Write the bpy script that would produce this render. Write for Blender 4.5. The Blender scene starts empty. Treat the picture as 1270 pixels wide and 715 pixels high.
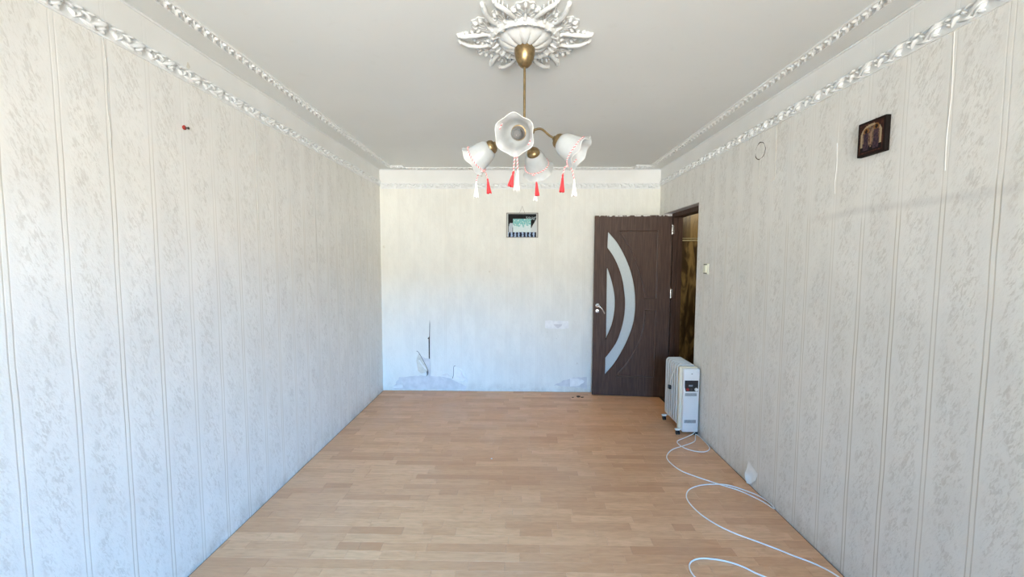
import bpy, bmesh, math, random
from mathutils import Vector, Matrix, noise
random.seed(7)
C = bpy.context.scene.collection
SC = bpy.context.scene
PI = math.pi
R = math.radians

# ------------------------------------------------------------------ camera
H = 2.55
XL, XR, YB, YF = -1.591, 1.5885, 4.6463, -1.60      # room: left, right, back wall and window wall
cam = bpy.data.cameras.new('camera')
co = bpy.data.objects.new('camera', cam); C.objects.link(co)
pitch, yaw, roll = -0.0674, -0.0171, 0.0034
fw = Vector((math.sin(yaw) * math.cos(pitch), math.cos(yaw) * math.cos(pitch), math.sin(pitch)))
ri = Vector((math.cos(yaw), -math.sin(yaw), 0)); up = ri.cross(fw)
r2 = math.cos(roll) * ri + math.sin(roll) * up
u2 = -math.sin(roll) * ri + math.cos(roll) * up
m = Matrix((r2, u2, -fw)).transposed().to_4x4(); m.translation = Vector((0, 0, 1.5173))
co.matrix_world = m
cam.sensor_fit = 'HORIZONTAL'; cam.sensor_width = 36
cam.lens = 501.93 / 1270 * 36
cam.clip_start = 0.02
SC.camera = co

# ------------------------------------------------------------------ world, daylight, exposure
w = bpy.data.worlds.new('sky'); SC.world = w; w.use_nodes = True
nt = w.node_tree; nt.nodes.clear()
sky = nt.nodes.new('ShaderNodeTexSky'); sky.sky_type = 'NISHITA'
sky.sun_disc = False; sky.sun_elevation = R(48); sky.sun_rotation = R(20); sky.altitude = 100
bg = nt.nodes.new('ShaderNodeBackground'); bg.inputs[1].default_value = 0.03
wo = nt.nodes.new('ShaderNodeOutputWorld')
nt.links.new(sky.outputs[0], bg.inputs[0]); nt.links.new(bg.outputs[0], wo.inputs[0])

def area(name, loc, target, size, energy, color):
    l = bpy.data.lights.new(name, 'AREA'); l.shape = 'RECTANGLE'; l.size, l.size_y = size
    l.energy = energy; l.color = color
    o = bpy.data.objects.new(name, l); C.objects.link(o); o.location = loc
    o.rotation_euler = (Vector(target) - Vector(loc)).to_track_quat('-Z', 'Y').to_euler()
    return o
# the open blue sky above the roofs across the street, seen through the window
area('sky_daylight', (2.5, -13, 6.8), (0, YF, 1.5), (10, 6.5), 13200, (0.13, 0.47, 1.0))
# sunlit facade straight across the street
area('facade_light', (0, -15, .8), (0, YF, 1.5), (14, 5), 4900, (0.99, 1.0, 0.95))
area('side_fill_light', (7, -12, 1.5), (0, YF, 1.5), (5, 6), 1880, (0.97, 0.98, 1.0))  # added lamp out of view that brightens the left wall
# sunlit street below the window
area('street_light', (0, -13, -2.5), (0, YF, 1.5), (14, 4), 4000, (1.0, 0.93, 0.83))
SC.view_settings.view_transform = 'Standard'; SC.view_settings.look = 'None'
SC.view_settings.gamma = 1; SC.view_settings.use_curve_mapping = False
SC.view_settings.exposure = 0.20
SC.cycles.max_bounces = 10; SC.cycles.diffuse_bounces = 7; SC.cycles.transparent_max_bounces = 12
SC.cycles.use_denoising = True

# ------------------------------------------------------------------ helpers
def link(name, me, parent=None, mat=None, loc=(0, 0, 0)):
    o = bpy.data.objects.new(name, me); C.objects.link(o); o.location = loc
    if parent: o.parent = parent
    if mat:
        me.materials.clear(); me.materials.append(mat)
    return o
def mesh_from(bm, name, smooth=False, ang=None):
    me = bpy.data.meshes.new(name); bm.to_mesh(me); bm.free()
    if smooth:
        for p in me.polygons: p.use_smooth = True
        if ang is not None:
            try: me.set_sharp_from_angle(angle=R(ang))
            except Exception: pass
    return me
def obj(name, bm, mat, parent=None, loc=(0, 0, 0), smooth=False, ang=35):
    bmesh.ops.recalc_face_normals(bm, faces=bm.faces)
    return link(name, mesh_from(bm, name, smooth, ang), parent, mat, loc)
def empty(name, loc=(0, 0, 0), rz=0):
    o = bpy.data.objects.new(name, None); C.objects.link(o); o.location = loc
    o.rotation_euler = (0, 0, rz); o.empty_display_size = .05
    return o
def tag(o, label, cat, group=None):
    o['label'] = label; o['category'] = cat
    if group: o['group'] = group
    return o
def box(bm, x0, x1, y0, y1, z0, z1, bev=0, seg=2):
    r = bmesh.ops.create_cube(bm, size=1)
    vs = r['verts']
    for v in vs:
        v.co = Vector(((x0 + x1) / 2 + v.co.x * (x1 - x0), (y0 + y1) / 2 + v.co.y * (y1 - y0), (z0 + z1) / 2 + v.co.z * (z1 - z0)))
    if bev:
        es = list({e for v in vs for e in v.link_edges})
        bmesh.ops.bevel(bm, geom=es, offset=bev, segments=seg, affect='EDGES', profile=.5)
def lathe(bm, prof, M=Matrix(), n=24, fr=None, close=False):
    """prof: (radius, height) list around local z; fr(a, r, z, i) may return a changed (r, z)"""
    rings = []
    for i, (r, z) in enumerate(prof):
        ring = []
        for k in range(n):
            a = 2 * PI * k / n
            rr, zz = fr(a, r, z, i) if fr else (r, z)
            ring.append(bm.verts.new(M @ Vector((rr * math.cos(a), rr * math.sin(a), zz))))
        rings.append(ring)
    for a, b in zip(rings, rings[1:]):
        for k in range(n):
            bm.faces.new((a[k], a[(k + 1) % n], b[(k + 1) % n], b[k]))
    if close:
        bm.faces.new(rings[0]); bm.faces.new(list(reversed(rings[-1])))
    return rings
def tube(bm, pts, rad, n=8, cap=True, flat=None):
    """tube along points; rad number or list; flat=(axis, factor) squashes the section along a world axis"""
    pts = [Vector(p) for p in pts]
    rs = rad if isinstance(rad, (list, tuple)) else [rad] * len(pts)
    T = (pts[1] - pts[0]).normalized()
    ref = Vector((0, 0, 1)) if abs(T.z) < .9 else Vector((1, 0, 0))
    N = T.cross(ref).normalized()
    rings = []
    for i, p in enumerate(pts):
        t = (pts[min(i + 1, len(pts) - 1)] - pts[max(i - 1, 0)])
        if t.length < 1e-9: t = T
        t.normalize()
        N = (N - t * N.dot(t)).normalized(); B = t.cross(N)
        ring = []
        for k in range(n):
            a = 2 * PI * k / n
            d = (N * math.cos(a) + B * math.sin(a)) * rs[i]
            if flat:
                ax, f = flat; ax = Vector(ax); d = d - ax * d.dot(ax) * (1 - f)
            ring.append(bm.verts.new(p + d))
        rings.append(ring)
    for a, b in zip(rings, rings[1:]):
        for k in range(n):
            bm.faces.new((a[k], a[(k + 1) % n], b[(k + 1) % n], b[k]))
    if cap:
        bm.faces.new(rings[0]); bm.faces.new(list(reversed(rings[-1])))
def smooth_path(pts, sub=6, closed=False):
    pts = [Vector(p) for p in pts]; out = []
    n = len(pts)
    rng = n if closed else n - 1
    for i in range(rng):
        g = lambda j: pts[j % n] if closed else pts[max(0, min(n - 1, j))]
        p0, p1, p2, p3 = g(i - 1), g(i), g(i + 1), g(i + 2)
        for s in range(sub):
            t = s / sub
            out.append(.5 * ((2 * p1) + (p2 - p0) * t + (2 * p0 - 5 * p1 + 4 * p2 - p3) * t * t + (3 * p1 - p0 - 3 * p2 + p3) * t ** 3))
    out.append(pts[0].copy() if closed else pts[-1].copy())
    return out
def lobe(bm, c, d, L, W, Ht, M, tip=.5, n=6, k=5):
    """raised leaf lobe: half ellipsoid, base at c, pointing along angle d in the local xy plane"""
    dx, dy = math.cos(d), math.sin(d)
    rows = []
    for i in range(n + 1):
        t = i / n
        wv = math.sin(PI * min(1, t ** tip * .97 + .03)) ** .75
        row = []
        for j in range(k + 1):
            s = -1 + 2 * j / k
            hh = Ht * wv * (max(0, 1 - s * s) ** .5) * (.65 + .35 * abs(s) + .15)
            x = c[0] + dx * L * t - dy * s * W * wv; y = c[1] + dy * L * t + dx * s * W * wv
            row.append(bm.verts.new(M @ Vector((x, y, hh - .001))))
        rows.append(row)
    for a, b in zip(rows, rows[1:]):
        for j in range(k):
            bm.faces.new((a[j], a[j + 1], b[j + 1], b[j]))
def poly_prism(bm, pts, z0, z1, M=Matrix()):
    a = [bm.verts.new(M @ Vector((p[0], p[1], z0))) for p in pts]
    b = [bm.verts.new(M @ Vector((p[0], p[1], z1))) for p in pts]
    bm.faces.new(list(reversed(a))); bm.faces.new(b)
    for i in range(len(pts)):
        j = (i + 1) % len(pts)
        bm.faces.new((a[i], a[j], b[j], b[i]))

# ------------------------------------------------------------------ materials
class G:
    def __init__(s, name):
        s.m = bpy.data.materials.new(name); s.m.use_nodes = True
        s.t = s.m.node_tree; s.t.nodes.clear()
        s.out = s.n('ShaderNodeOutputMaterial')
        s.b = s.n('ShaderNodeBsdfPrincipled'); s.L(s.b.outputs[0], s.out.inputs[0])
    def n(s, t, **k):
        x = s.t.nodes.new(t)
        for a, v in k.items(): setattr(x, a, v)
        return x
    def L(s, a, b): s.t.links.new(a, b)
    def put(s, sock, v):
        if isinstance(v, bpy.types.NodeSocket): s.L(v, sock)
        elif isinstance(v, (tuple, list)) and len(v) == 3 and sock.type == 'RGBA': sock.default_value = (*v, 1)
        else: sock.default_value = v
    def M(s, op, a, b=0, c=0):
        x = s.n('ShaderNodeMath', operation=op)
        s.put(x.inputs[0], a); s.put(x.inputs[1], b); s.put(x.inputs[2], c)
        return x.outputs[0]
    def pos(s):
        g = s.n('ShaderNodeNewGeometry'); return g.outputs['Position']
    def sep(s, v):
        x = s.n('ShaderNodeSeparateXYZ'); s.L(v, x.inputs[0]); return x.outputs
    def comb(s, a, b, c):
        x = s.n('ShaderNodeCombineXYZ')
        for i, v in enumerate((a, b, c)): s.put(x.inputs[i], v)
        return x.outputs[0]
    def noise(s, vec, scale, detail=3, rough=.5, dist=0):
        x = s.n('ShaderNodeTexNoise'); s.L(vec, x.inputs['Vector'])
        x.inputs['Scale'].default_value = scale; x.inputs['Detail'].default_value = detail
        x.inputs['Roughness'].default_value = rough; x.inputs['Distortion'].default_value = dist
        return x.outputs[0]
    def ramp(s, f, a, b, lo=0., hi=1.):
        x = s.n('ShaderNodeMapRange'); x.interpolation_type = 'SMOOTHSTEP'
        s.put(x.inputs[0], f); s.put(x.inputs[1], a); s.put(x.inputs[2], b); s.put(x.inputs[3], lo); s.put(x.inputs[4], hi)
        return x.outputs[0]
    def mix(s, f, a, b):
        x = s.n('ShaderNodeMix', data_type='RGBA')
        s.put(x.inputs[0], f); s.put(x.inputs[6], a); s.put(x.inputs[7], b)
        return x.outputs[2]
    def bump(s, h, strength=.3, dist=.002):
        x = s.n('ShaderNodeBump'); s.put(x.inputs['Strength'], strength); x.inputs['Distance'].default_value = dist
        s.L(h, x.inputs['Height']); s.L(x.outputs[0], s.b.inputs['Normal'])
    def base(s, col, rough=.6, metal=0, spec=.5):
        s.put(s.b.inputs['Base Color'], col); s.put(s.b.inputs['Roughness'], rough)
        s.put(s.b.inputs['Metallic'], metal); s.put(s.b.inputs['Specular IOR Level'], spec)
        return s

def plain(name, col, rough=.5, metal=0, var=.06, scale=30, bump=0.0, spec=.5):
    g = G(name); p = g.pos()
    n = g.noise(p, scale, 4)
    lo = tuple(c * (1 - var) for c in col); hi = tuple(min(1, c * (1 + var)) for c in col)
    g.base(g.mix(g.ramp(n, .3, .7), lo, hi), rough, metal, spec)
    if bump: g.bump(n, bump, .002)
    return g.m

def wallpaper(name, axis, phase, s=.1763, line=.8, fleck=1.0, warm=0.0, paint_above=2.392, base=(.80, .79, .75), fade=None, edge_shadow=None):
    g = G(name); p = g.pos(); x, y, z = g.sep(p)
    u = {'x': x, 'y': y}[axis]
    wob = g.M('MULTIPLY', g.M('SUBTRACT', g.noise(p, 2.2, 2), .5), .012)
    uu = g.M('ADD', u, wob)
    ph = g.M('DIVIDE', g.M('SUBTRACT', uu, phase), s)
    fr = g.M('SUBTRACT', ph, g.M('ROUND', ph))             # -.5 .. .5, 0 on a stripe
    d = g.M('MULTIPLY', g.M('ABSOLUTE', fr), s)            # metres from the stripe
    # double pinstripe at +-5.5 mm
    e = g.M('ABSOLUTE', g.M('SUBTRACT', d, .0085))
    pin = g.M('SUBTRACT', 1, g.ramp(e, .0009, .0034))
    inner = g.M('SUBTRACT', 1, g.ramp(d, .006, .009))
    # each stripe has its own strength
    sid = g.M('ROUND', ph)
    wn = g.n('ShaderNodeTexWhiteNoise', noise_dimensions='1D'); g.put(wn.inputs['W'], sid)
    st = g.M('MULTIPLY_ADD', wn.outputs[0], .35, .65)
    big = g.ramp(g.noise(g.comb(g.M('MULTIPLY', u, .6), 3.3, g.M('MULTIPLY', z, .9)), 1.3, 2), .35, .65, .55, 1)
    st = g.M('MULTIPLY', g.M('MULTIPLY', st, big), line)
    if fade: st = g.M('MULTIPLY', st, g.ramp(g.M('ADD', z, g.M('MULTIPLY', g.noise(p, 1.2, 1), .3)), fade[0], fade[1], 1., .18))
    # brush flecks, diagonal, gathered to the middle of each panel
    v3 = g.comb(g.M('ADD', g.M('MULTIPLY', u, 1.9), g.M('MULTIPLY', z, .7)), g.M('MULTIPLY', u, .4), g.M('MULTIPLY', z, .62))
    n1 = g.noise(v3, 42, 6, .70, .9)
    n2 = g.noise(g.comb(g.M('MULTIPLY', u, 1.6), 7.7, g.M('MULTIPLY', z, .7)), 15, 4, .6, .6)
    mid = g.ramp(g.M('ABSOLUTE', fr), .06, .30, .05, 1)
    fl = g.M('MULTIPLY', g.M('MULTIPLY', g.ramp(n1, .49, .57), g.ramp(n2, .38, .54)), mid)
    n3 = g.noise(g.comb(g.M('ADD', g.M('MULTIPLY', u, 2.4), z), 1.1, g.M('MULTIPLY', z, .6)), 70, 4, .65, .6)
    fl2 = g.M('MULTIPLY', g.ramp(n3, .54, .62), mid)
    cloud = g.ramp(g.noise(g.comb(g.M('MULTIPLY', u, 1.8), 1.5, g.M('MULTIPLY', z, .7)), 5, 4, .6), .3, .7)
    c = g.mix(cloud, tuple(b * .955 for b in base), tuple(min(1, b * 1.03) for b in base))
    c = g.mix(g.M('MULTIPLY', fl, .36 * fleck), c, (.47, .44, .38))
    c = g.mix(g.M('MULTIPLY', fl2, .27 * fleck), c, (.52, .50, .44))
    c = g.mix(g.M('MULTIPLY', inner, g.M('MULTIPLY', st, .40)), c, (.84, .80, .70))
    c = g.mix(g.M('MULTIPLY', pin, st), c, (.42, .37, .29))
    if edge_shadow:      # edge of a papered-over upper sheet, its shadow painted in as a grey band
        sm = g.M('MULTIPLY', g.M('SUBTRACT', 1, g.ramp(g.M('ABSOLUTE', g.M('SUBTRACT', z, g.M('MULTIPLY_ADD', g.noise(p, 2.5, 2), .05, edge_shadow[0] - .025))), .002, .030)), g.ramp(y, edge_shadow[1] - .3, edge_shadow[1], 1., 0.))
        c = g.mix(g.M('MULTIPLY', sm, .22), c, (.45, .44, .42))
    # yellowed, grimy patches and dirt close to the floor
    dirt = g.M('MULTIPLY', g.ramp(z, 0.0, .16, 1, 0), g.ramp(g.noise(p, 6, 4, .7), .35, .7))
    c = g.mix(g.M('MULTIPLY', dirt, .45), c, (.40, .36, .30))
    c = g.mix(g.M('MULTIPLY', g.ramp(g.noise(p, 1.1, 3, .6), .45, .75), .16), c, (.70, .66, .54))
    # painted band above the moulding
    pb = g.M('GREATER_THAN', z, paint_above)
    pn = g.ramp(g.noise(p, 2.5, 3), .3, .7)
    paint = g.mix(pn, (.76, .76, .73), (.82, .82, .80))
    c = g.mix(pb, c, paint)
    g.base(c, .62, 0, .35)
    hgt = g.M('ADD', g.M('MULTIPLY', g.M('ADD', g.noise(v3, 34, 6, .72, .9), g.noise(p, 160, 2)), .4), g.M('MULTIPLY', pin, -.6))
    g.bump(hgt, .32, .0022)
    return g.m

def wood_floor():
    g = G('oak_laminate'); p = g.pos(); x, y, z = g.sep(p)
    at = g.n('ShaderNodeAttribute', attribute_name='tone'); t = at.outputs['Fac']
    off = g.M('MULTIPLY', t, 37.3)
    v = g.comb(g.M('ADD', g.M('MULTIPLY', x, .16), off), y, off)
    gr = g.noise(v, 60, 5, .6, .6)
    gr2 = g.noise(g.comb(g.M('ADD', g.M('MULTIPLY', x, .35), off), y, off), 22, 3, .5, 1.5)
    c = g.mix(t, (.585, .285, .138), (.78, .43, .225))
    c = g.mix(g.ramp(gr, .35, .68, 0., .38), c, (.475, .215, .095))
    c = g.mix(g.ramp(gr2, .55, .72, 0., .30), c, (.51, .245, .11))
    big = g.noise(p, 1.0, 3)
    c = g.mix(g.ramp(big, .4, .7, 0., .12), c, (.55, .45, .36))
    rn = g.noise(p, 3.5, 4, .6)
    g.base(c, g.ramp(rn, .3, .7, .34, .48), 0, .45)
    g.bump(gr, .05, .0006)
    return g.m

def dark_wood(chips=True, gloss=False):
    g = G('wenge_laminate'); p = g.pos(); x, y, z = g.sep(p)
    v = g.comb(g.M('MULTIPLY', x, 1.), g.M('MULTIPLY', y, 1.), g.M('MULTIPLY', z, .05))
    gr = g.noise(v, 90, 4, .6, .3); gr2 = g.noise(v, 25, 3, .5)
    c = g.mix(g.ramp(gr, .35, .65), (.058, .032, .023), (.100, .060, .044))
    c = g.mix(g.ramp(gr2, .4, .7, 0., .5), c, (.060, .032, .023))
    # chipped white edge along the top
    chip = g.M('MULTIPLY', g.ramp(z, 2.008, 2.012), g.ramp(g.noise(p, 30, 3), .47, .55))
    if chips: c = g.mix(chip, c, (.75, .74, .70))
    g.base(c, .28 if gloss else .5, 0, .7 if gloss else .22); g.bump(gr, .08, .001)
    return g.m

def burl():
    g = G('burl_panelling'); p = g.pos(); x, y, z = g.sep(p)
    v = g.comb(g.M('MULTIPLY', x, 1.), g.M('MULTIPLY', y, 1.), g.M('MULTIPLY', z, .22))
    n = g.noise(v, 9, 4, .55, 1.6); n2 = g.noise(v, 30, 4, .6, 1.)
    c = g.mix(g.ramp(n, .38, .62), (.055, .035, .016), (.33, .235, .10))
    c = g.mix(g.ramp(n2, .5, .7, 0., .5), c, (.10, .065, .03))
    g.base(c, .3, 0, .5)
    return g.m

def ceiling_paint():
    g = G('ceiling_paint'); p = g.pos()
    n = g.noise(p, .8, 3); n2 = g.noise(p, 14, 4)
    c = g.mix(g.ramp(n, .3, .7), (.695, .71, .69), (.74, .755, .735))
    c = g.mix(g.ramp(n2, .62, .72, 0., .12), c, (.6, .6, .56))
    g.base(c, .75, 0, .25); g.bump(g.noise(p, 70, 3), .12, .001)
    return g.m

def glassy(name, col, trans=.35, trl=.3, rough=.35, bumpy=0, diffuse_only=False):
    g = G(name); p = g.pos()
    n = g.noise(p, 60, 3)
    c = g.mix(g.ramp(n, .3, .7), tuple(k * .95 for k in col), col)
    g.base(c, rough, 0, .5)
    if bumpy: g.bump(g.noise(p, 220, 2), bumpy, .002)
    tr = g.n('ShaderNodeBsdfTranslucent'); g.put(tr.inputs[0], c)
    tp = g.n('ShaderNodeBsdfTransparent')
    m1 = g.n('ShaderNodeMixShader'); m1.inputs[0].default_value = trl
    g.L(g.b.outputs[0], m1.inputs[1]); g.L(tr.outputs[0], m1.inputs[2])
    m2 = g.n('ShaderNodeMixShader'); m2.inputs[0].default_value = trans
    g.L(m1.outputs[0], m2.inputs[1]); g.L(tp.outputs[0], m2.inputs[2])
    g.L(m2.outputs[0], g.out.inputs[0])
    return g.m

def print_mat(name, rough=.4):
    g = G(name)
    a = g.n('ShaderNodeVertexColor', layer_name='print')
    g.base(a.outputs[0], rough, 0, .15)
    return g.m

M_wl = wallpaper('wallpaper_left', 'y', 1.2277, line=.72, fleck=1.0, fade=(1.85, 2.35))
M_wr = wallpaper('wallpaper_right', 'y', 1.3873, line=.85, fleck=1.1, fade=(1.86, 1.94), base=(.79, .78, .735), edge_shadow=(1.755, 2.35))
M_wb = wallpaper('wallpaper_back', 'x', -1.2019, line=.22, fleck=.25, base=(.80, .79, .725))
M_wf = wallpaper('wallpaper_window_wall', 'x', 0, line=.4, fleck=.6)
M_floor = wood_floor()
M_wood = dark_wood(); M_fwood = dark_wood(False); M_gwood = dark_wood(False, True)
M_burl = burl()
M_ceil = ceiling_paint()
M_white = plain('white_moulding', (.77, .78, .77), .5, 0, .03, 40)
M_ros = plain('rosette_plaster', (.61, .62, .61), .6, 0, .04, 40)
M_plaster = plain('bare_plaster', (.66, .645, .63), .8, 0, .08, 14, .2)
M_paper = plain('torn_paper', (.84, .83, .80), .7, 0, .05, 22)
M_paper_back = plain('old_beige_paper', (.66, .63, .55), .8, 0, .08, 30)
M_seam = plain('grey_seam', (.50, .49, .46), .8)
M_sub = plain('dark_gap', (.045, .035, .028), .9, 0, .2, 20)
M_brass = plain('antique_brass', (.30, .215, .11), .36, .9, .18, 60)
M_chrome = plain('chrome', (.75, .75, .74), .22, 1.0, .05, 20)
M_shade = glassy('frosted_glass_shade', (.74, .76, .76), .27, .40, .3)
M_shade_rim = glassy('shade_rim', (.92, .92, .90), .28, .4, .25)
M_pane = glassy('frosted_door_glass', (.60, .67, .67), .06, .10, .3, .5)
M_bulb = glassy('bulb_glass', (.30, .30, .30), .62, .05, .06)
M_socket = plain('lamp_socket', (.07, .065, .06), .4, .3)
M_red = plain('red_thread', (.72, .045, .055), .75, 0, .15, 300)
M_wthread = plain('white_thread', (.90, .89, .86), .8, 0, .05, 300)
M_enamel = plain('white_enamel', (.74, .73, .70), .35, 0, .02, 10)
M_fin = plain('grey_white_enamel', (.60, .63, .63), .4, 0, .03, 12)
M_cream = plain('cream_plastic', (.74, .68, .53), .5, 0, .05, 12)
M_black = plain('black_plastic', (.018, .018, .02), .35, 0, .1, 30)
M_slot = plain('vent_slot', (.16, .16, .155), .7)
M_redp = plain('red_switch', (.35, .03, .02), .4)
M_display = plain('grey_display', (.25, .30, .36), .3)
M_cord = plain('white_cord', (.80, .79, .75), .5, 0, .04, 20)
M_cream_sw = plain('cream_switch', (.80, .80, .66), .45, 0, .04, 20)
M_grime = plain('grime', (.085, .07, .05), .85, 0, .3, 60)
M_silver = plain('silver_frame', (.22, .20, .18), .35, .7, .1, 60)
M_string = plain('string', (.30, .24, .17), .8)
M_iconwood = plain('icon_wood', (.010, .006, .005), .75, 0, .2, 40, 0, .2)
M_crumb = plain('dark_crumb', (.10, .065, .04), .9, 0, .3, 80)
M_print = print_mat('picture_print', .5)
M_clear = glassy('window_glass', (.9, .95, .95), .94, 0, .05)
M_conc = plain('balcony_concrete', (.5, .49, .46), .9, 0, .08, 6)
M_reveal = plain('reveal_plaster', (.60, .58, .57), .8, 0, .08, 12, .1)
M_hall = plain('hall_floor', (.16, .10, .06), .5)

# ------------------------------------------------------------------ room shell
def struct(name, bm, mat, parent=None, **k):
    o = obj(name, bm, mat, parent, **k)
    if not parent: o['kind'] = 'structure'
    return o
T = .18
bm = bmesh.new(); box(bm, XL - T, XL, YF - T, YB + T, -.02, H)
wall_left = struct('wall_left', bm, M_wl)
bm = bmesh.new(); box(bm, XL, XR + T, YB, YB + T, -.02, H)
wall_back = struct('wall_back', bm, M_wb)
DY0, DY1, DZ = 3.65, 4.505, 2.045
bm = bmesh.new()
box(bm, XR, XR + T, YF - T, DY0, -.02, H); box(bm, XR, XR + T, DY1, YB, -.02, H); box(bm, XR, XR + T, DY0, DY1, DZ, H)
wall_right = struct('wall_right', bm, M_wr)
# window wall behind the camera
WX0, WX1, WZ0, WZ1 = -1.25, 1.25, .82, 2.28
bm = bmesh.new()
box(bm, XL, WX0, YF - T, YF, -.02, H); box(bm, WX1, XR, YF - T, YF, -.02, H)
box(bm, WX0, WX1, YF - T, YF, -.02, WZ0); box(bm, WX0, WX1, YF - T, YF, WZ1, H)
struct('wall_window', bm, M_wf)
bm = bmesh.new(); box(bm, XL - T, XR + 1.5, YF - T, YB + 1.2, H, H + .2)
struct('ceiling', bm, M_ceil)
win = empty('window_1', (0, YF - .10, WZ0)); win['kind'] = 'structure'
fb = bmesh.new()
f_ = .055
for a in ((WX0, WX0 + f_, 0, WZ1 - WZ0), (WX1 - f_, WX1, 0, WZ1 - WZ0), (WX0, WX1, 0, f_), (WX0, WX1, WZ1 - WZ0 - f_, WZ1 - WZ0), (-.04, .04, 0, WZ1 - WZ0)):
    box(fb, a[0], a[1], -.03, .03, a[2], a[3], .004, 1)
obj('window_frame', fb, M_white, win)
for x0, x1 in ((WX0 + f_, -.04), (.04, WX1 - f_)):
    bm = bmesh.new(); box(bm, x0, x1, -.003, .003, f_, WZ1 - WZ0 - f_); obj('window_pane', bm, M_clear, win)
bm = bmesh.new(); box(bm, WX0 - .05, WX1 + .05, .10, .24, -.035, -.002, .006); obj('window_sill', bm, M_white, win)

# hallway beyond the doorway
HX1, HY1 = 2.95, 5.25
bm = bmesh.new()
box(bm, XR + T, HX1, HY1, HY1 + .1, 0, H)
wh = struct('wall_hallway', bm, M_burl)
bm = bmesh.new(); box(bm, XR + T, HX1, HY1 - .022, HY1, 1.780, 1.796, .003, 1); box(bm, XR + T, HX1, HY1 - .018, HY1, 1.812, 1.820, .002, 1)
obj('rail', bm, plain('rail_gilt', (.55, .50, .33), .45, .2), wh)
for i in range(7):
    bm = bmesh.new(); box(bm, XR + T + .006 + i * .19, XR + T + .19 + i * .19 - .004, HY1 - .008, HY1, 0, 1.778, .002, 1)
    obj('panel', bm, M_burl, wh)
bm = bmesh.new(); box(bm, HX1, HX1 + .1, 2.6, HY1 + .1, 0, H); struct('wall_hallway_right', bm, M_burl)
bm = bmesh.new(); box(bm, XR + T, HX1, 2.5, 2.6, 0, H); struct('wall_hallway_near', bm, M_burl)
bm = bmesh.new(); box(bm, XR + T, HX1, 2.6, HY1, -.05, 0); struct('floor_hallway', bm, M_hall)

hl = bpy.data.lights.new('hallway_fill', 'POINT'); hl.energy = 16; hl.color = (1.0, .86, .62); hl.shadow_soft_size = .12  # unseen fill light added to brighten the hallway panelling
hlo = bpy.data.objects.new('hallway_fill', hl); C.objects.link(hlo); hlo.location = (2.6, 4.2, 2.35)
# ------------------------------------------------------------------ floor of laminate staves
floor = empty('floor', (0, 2, 0)); floor['kind'] = 'structure'
bm = bmesh.new(); box(bm, XL, XR + T, YF, YB, -.06, -.0065)
o = obj('subfloor', bm, M_sub, floor, loc=(0, -2, 0))
SW = .064; fx0, fx1 = XL + .009, XR - .009
staves = []
ny = int((YB - .008 - YF) / SW)
for r in range(ny + 1):
    y1 = YB - .008 - r * SW; y0 = y1 - SW + .0007
    if y0 < YF: y0 = YF
    if y1 - y0 < .01: continue
    x = fx0 - random.uniform(0, .3)
    while x < fx1 - 1e-4:
        ln = random.choice((.12, .18, .24, .30, .36, .42, .48, .54))
        e = x + ln
        if fx1 - e < .06: e = fx1
        a, b = max(x, fx0), min(e, fx1)
        if b - a > .002: staves.append((a, b - .0006, y0, y1))
        x = e
def stave_mesh(a, b, y0, y1, bm, lay, org=(0, 0)):
    t = min(1, max(0, random.gauss(.55, .24)))
    n0 = len(bm.faces)
    v = []
    x0, x1, c = a - org[0], b - org[0], .0006
    Y0, Y1 = y0 - org[1], y1 - org[1]
    top = [(x0 + c, Y0 + c, 0), (x1 - c, Y0 + c, 0), (x1 - c, Y1 - c, 0), (x0 + c, Y1 - c, 0)]
    mid = [(x0, Y0, -c), (x1, Y0, -c), (x1, Y1, -c), (x0, Y1, -c)]
    low = [(x0, Y0, -.006), (x1, Y0, -.006), (x1, Y1, -.006), (x0, Y1, -.006)]
    A, B, D = [[bm.verts.new(q) for q in L] for L in (top, mid, low)]
    fs = [bm.faces.new(A)]
    for P, Q in ((B, A), (D, B)):
        for i in range(4):
            j = (i + 1) % 4; fs.append(bm.faces.new((P[i], P[j], Q[j], Q[i])))
    for f in fs: f[lay] = t
vis = sorted([s for s in staves if s[3] > 1.80], key=lambda s: s[3])
single = vis[:300]; sset = set(single)
for s in single:
    bm = bmesh.new(); lay = bm.faces.layers.float.new('tone')
    cx, cy = (s[0] + s[1]) / 2, (s[2] + s[3]) / 2
    stave_mesh(*s, bm, lay, (cx, cy))
    link('floor_plank', mesh_from(bm, 'floor_plank'), floor, M_floor, (cx, cy - 2, 0))
bm = bmesh.new(); lay = bm.faces.layers.float.new('tone')
for s in staves:
    if s not in sset: stave_mesh(*s, bm, lay, (0, 2))
o = link('far_floor_planks', mesh_from(bm, 'far_floor_planks'), floor, M_floor); o['kind'] = 'stuff'

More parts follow.
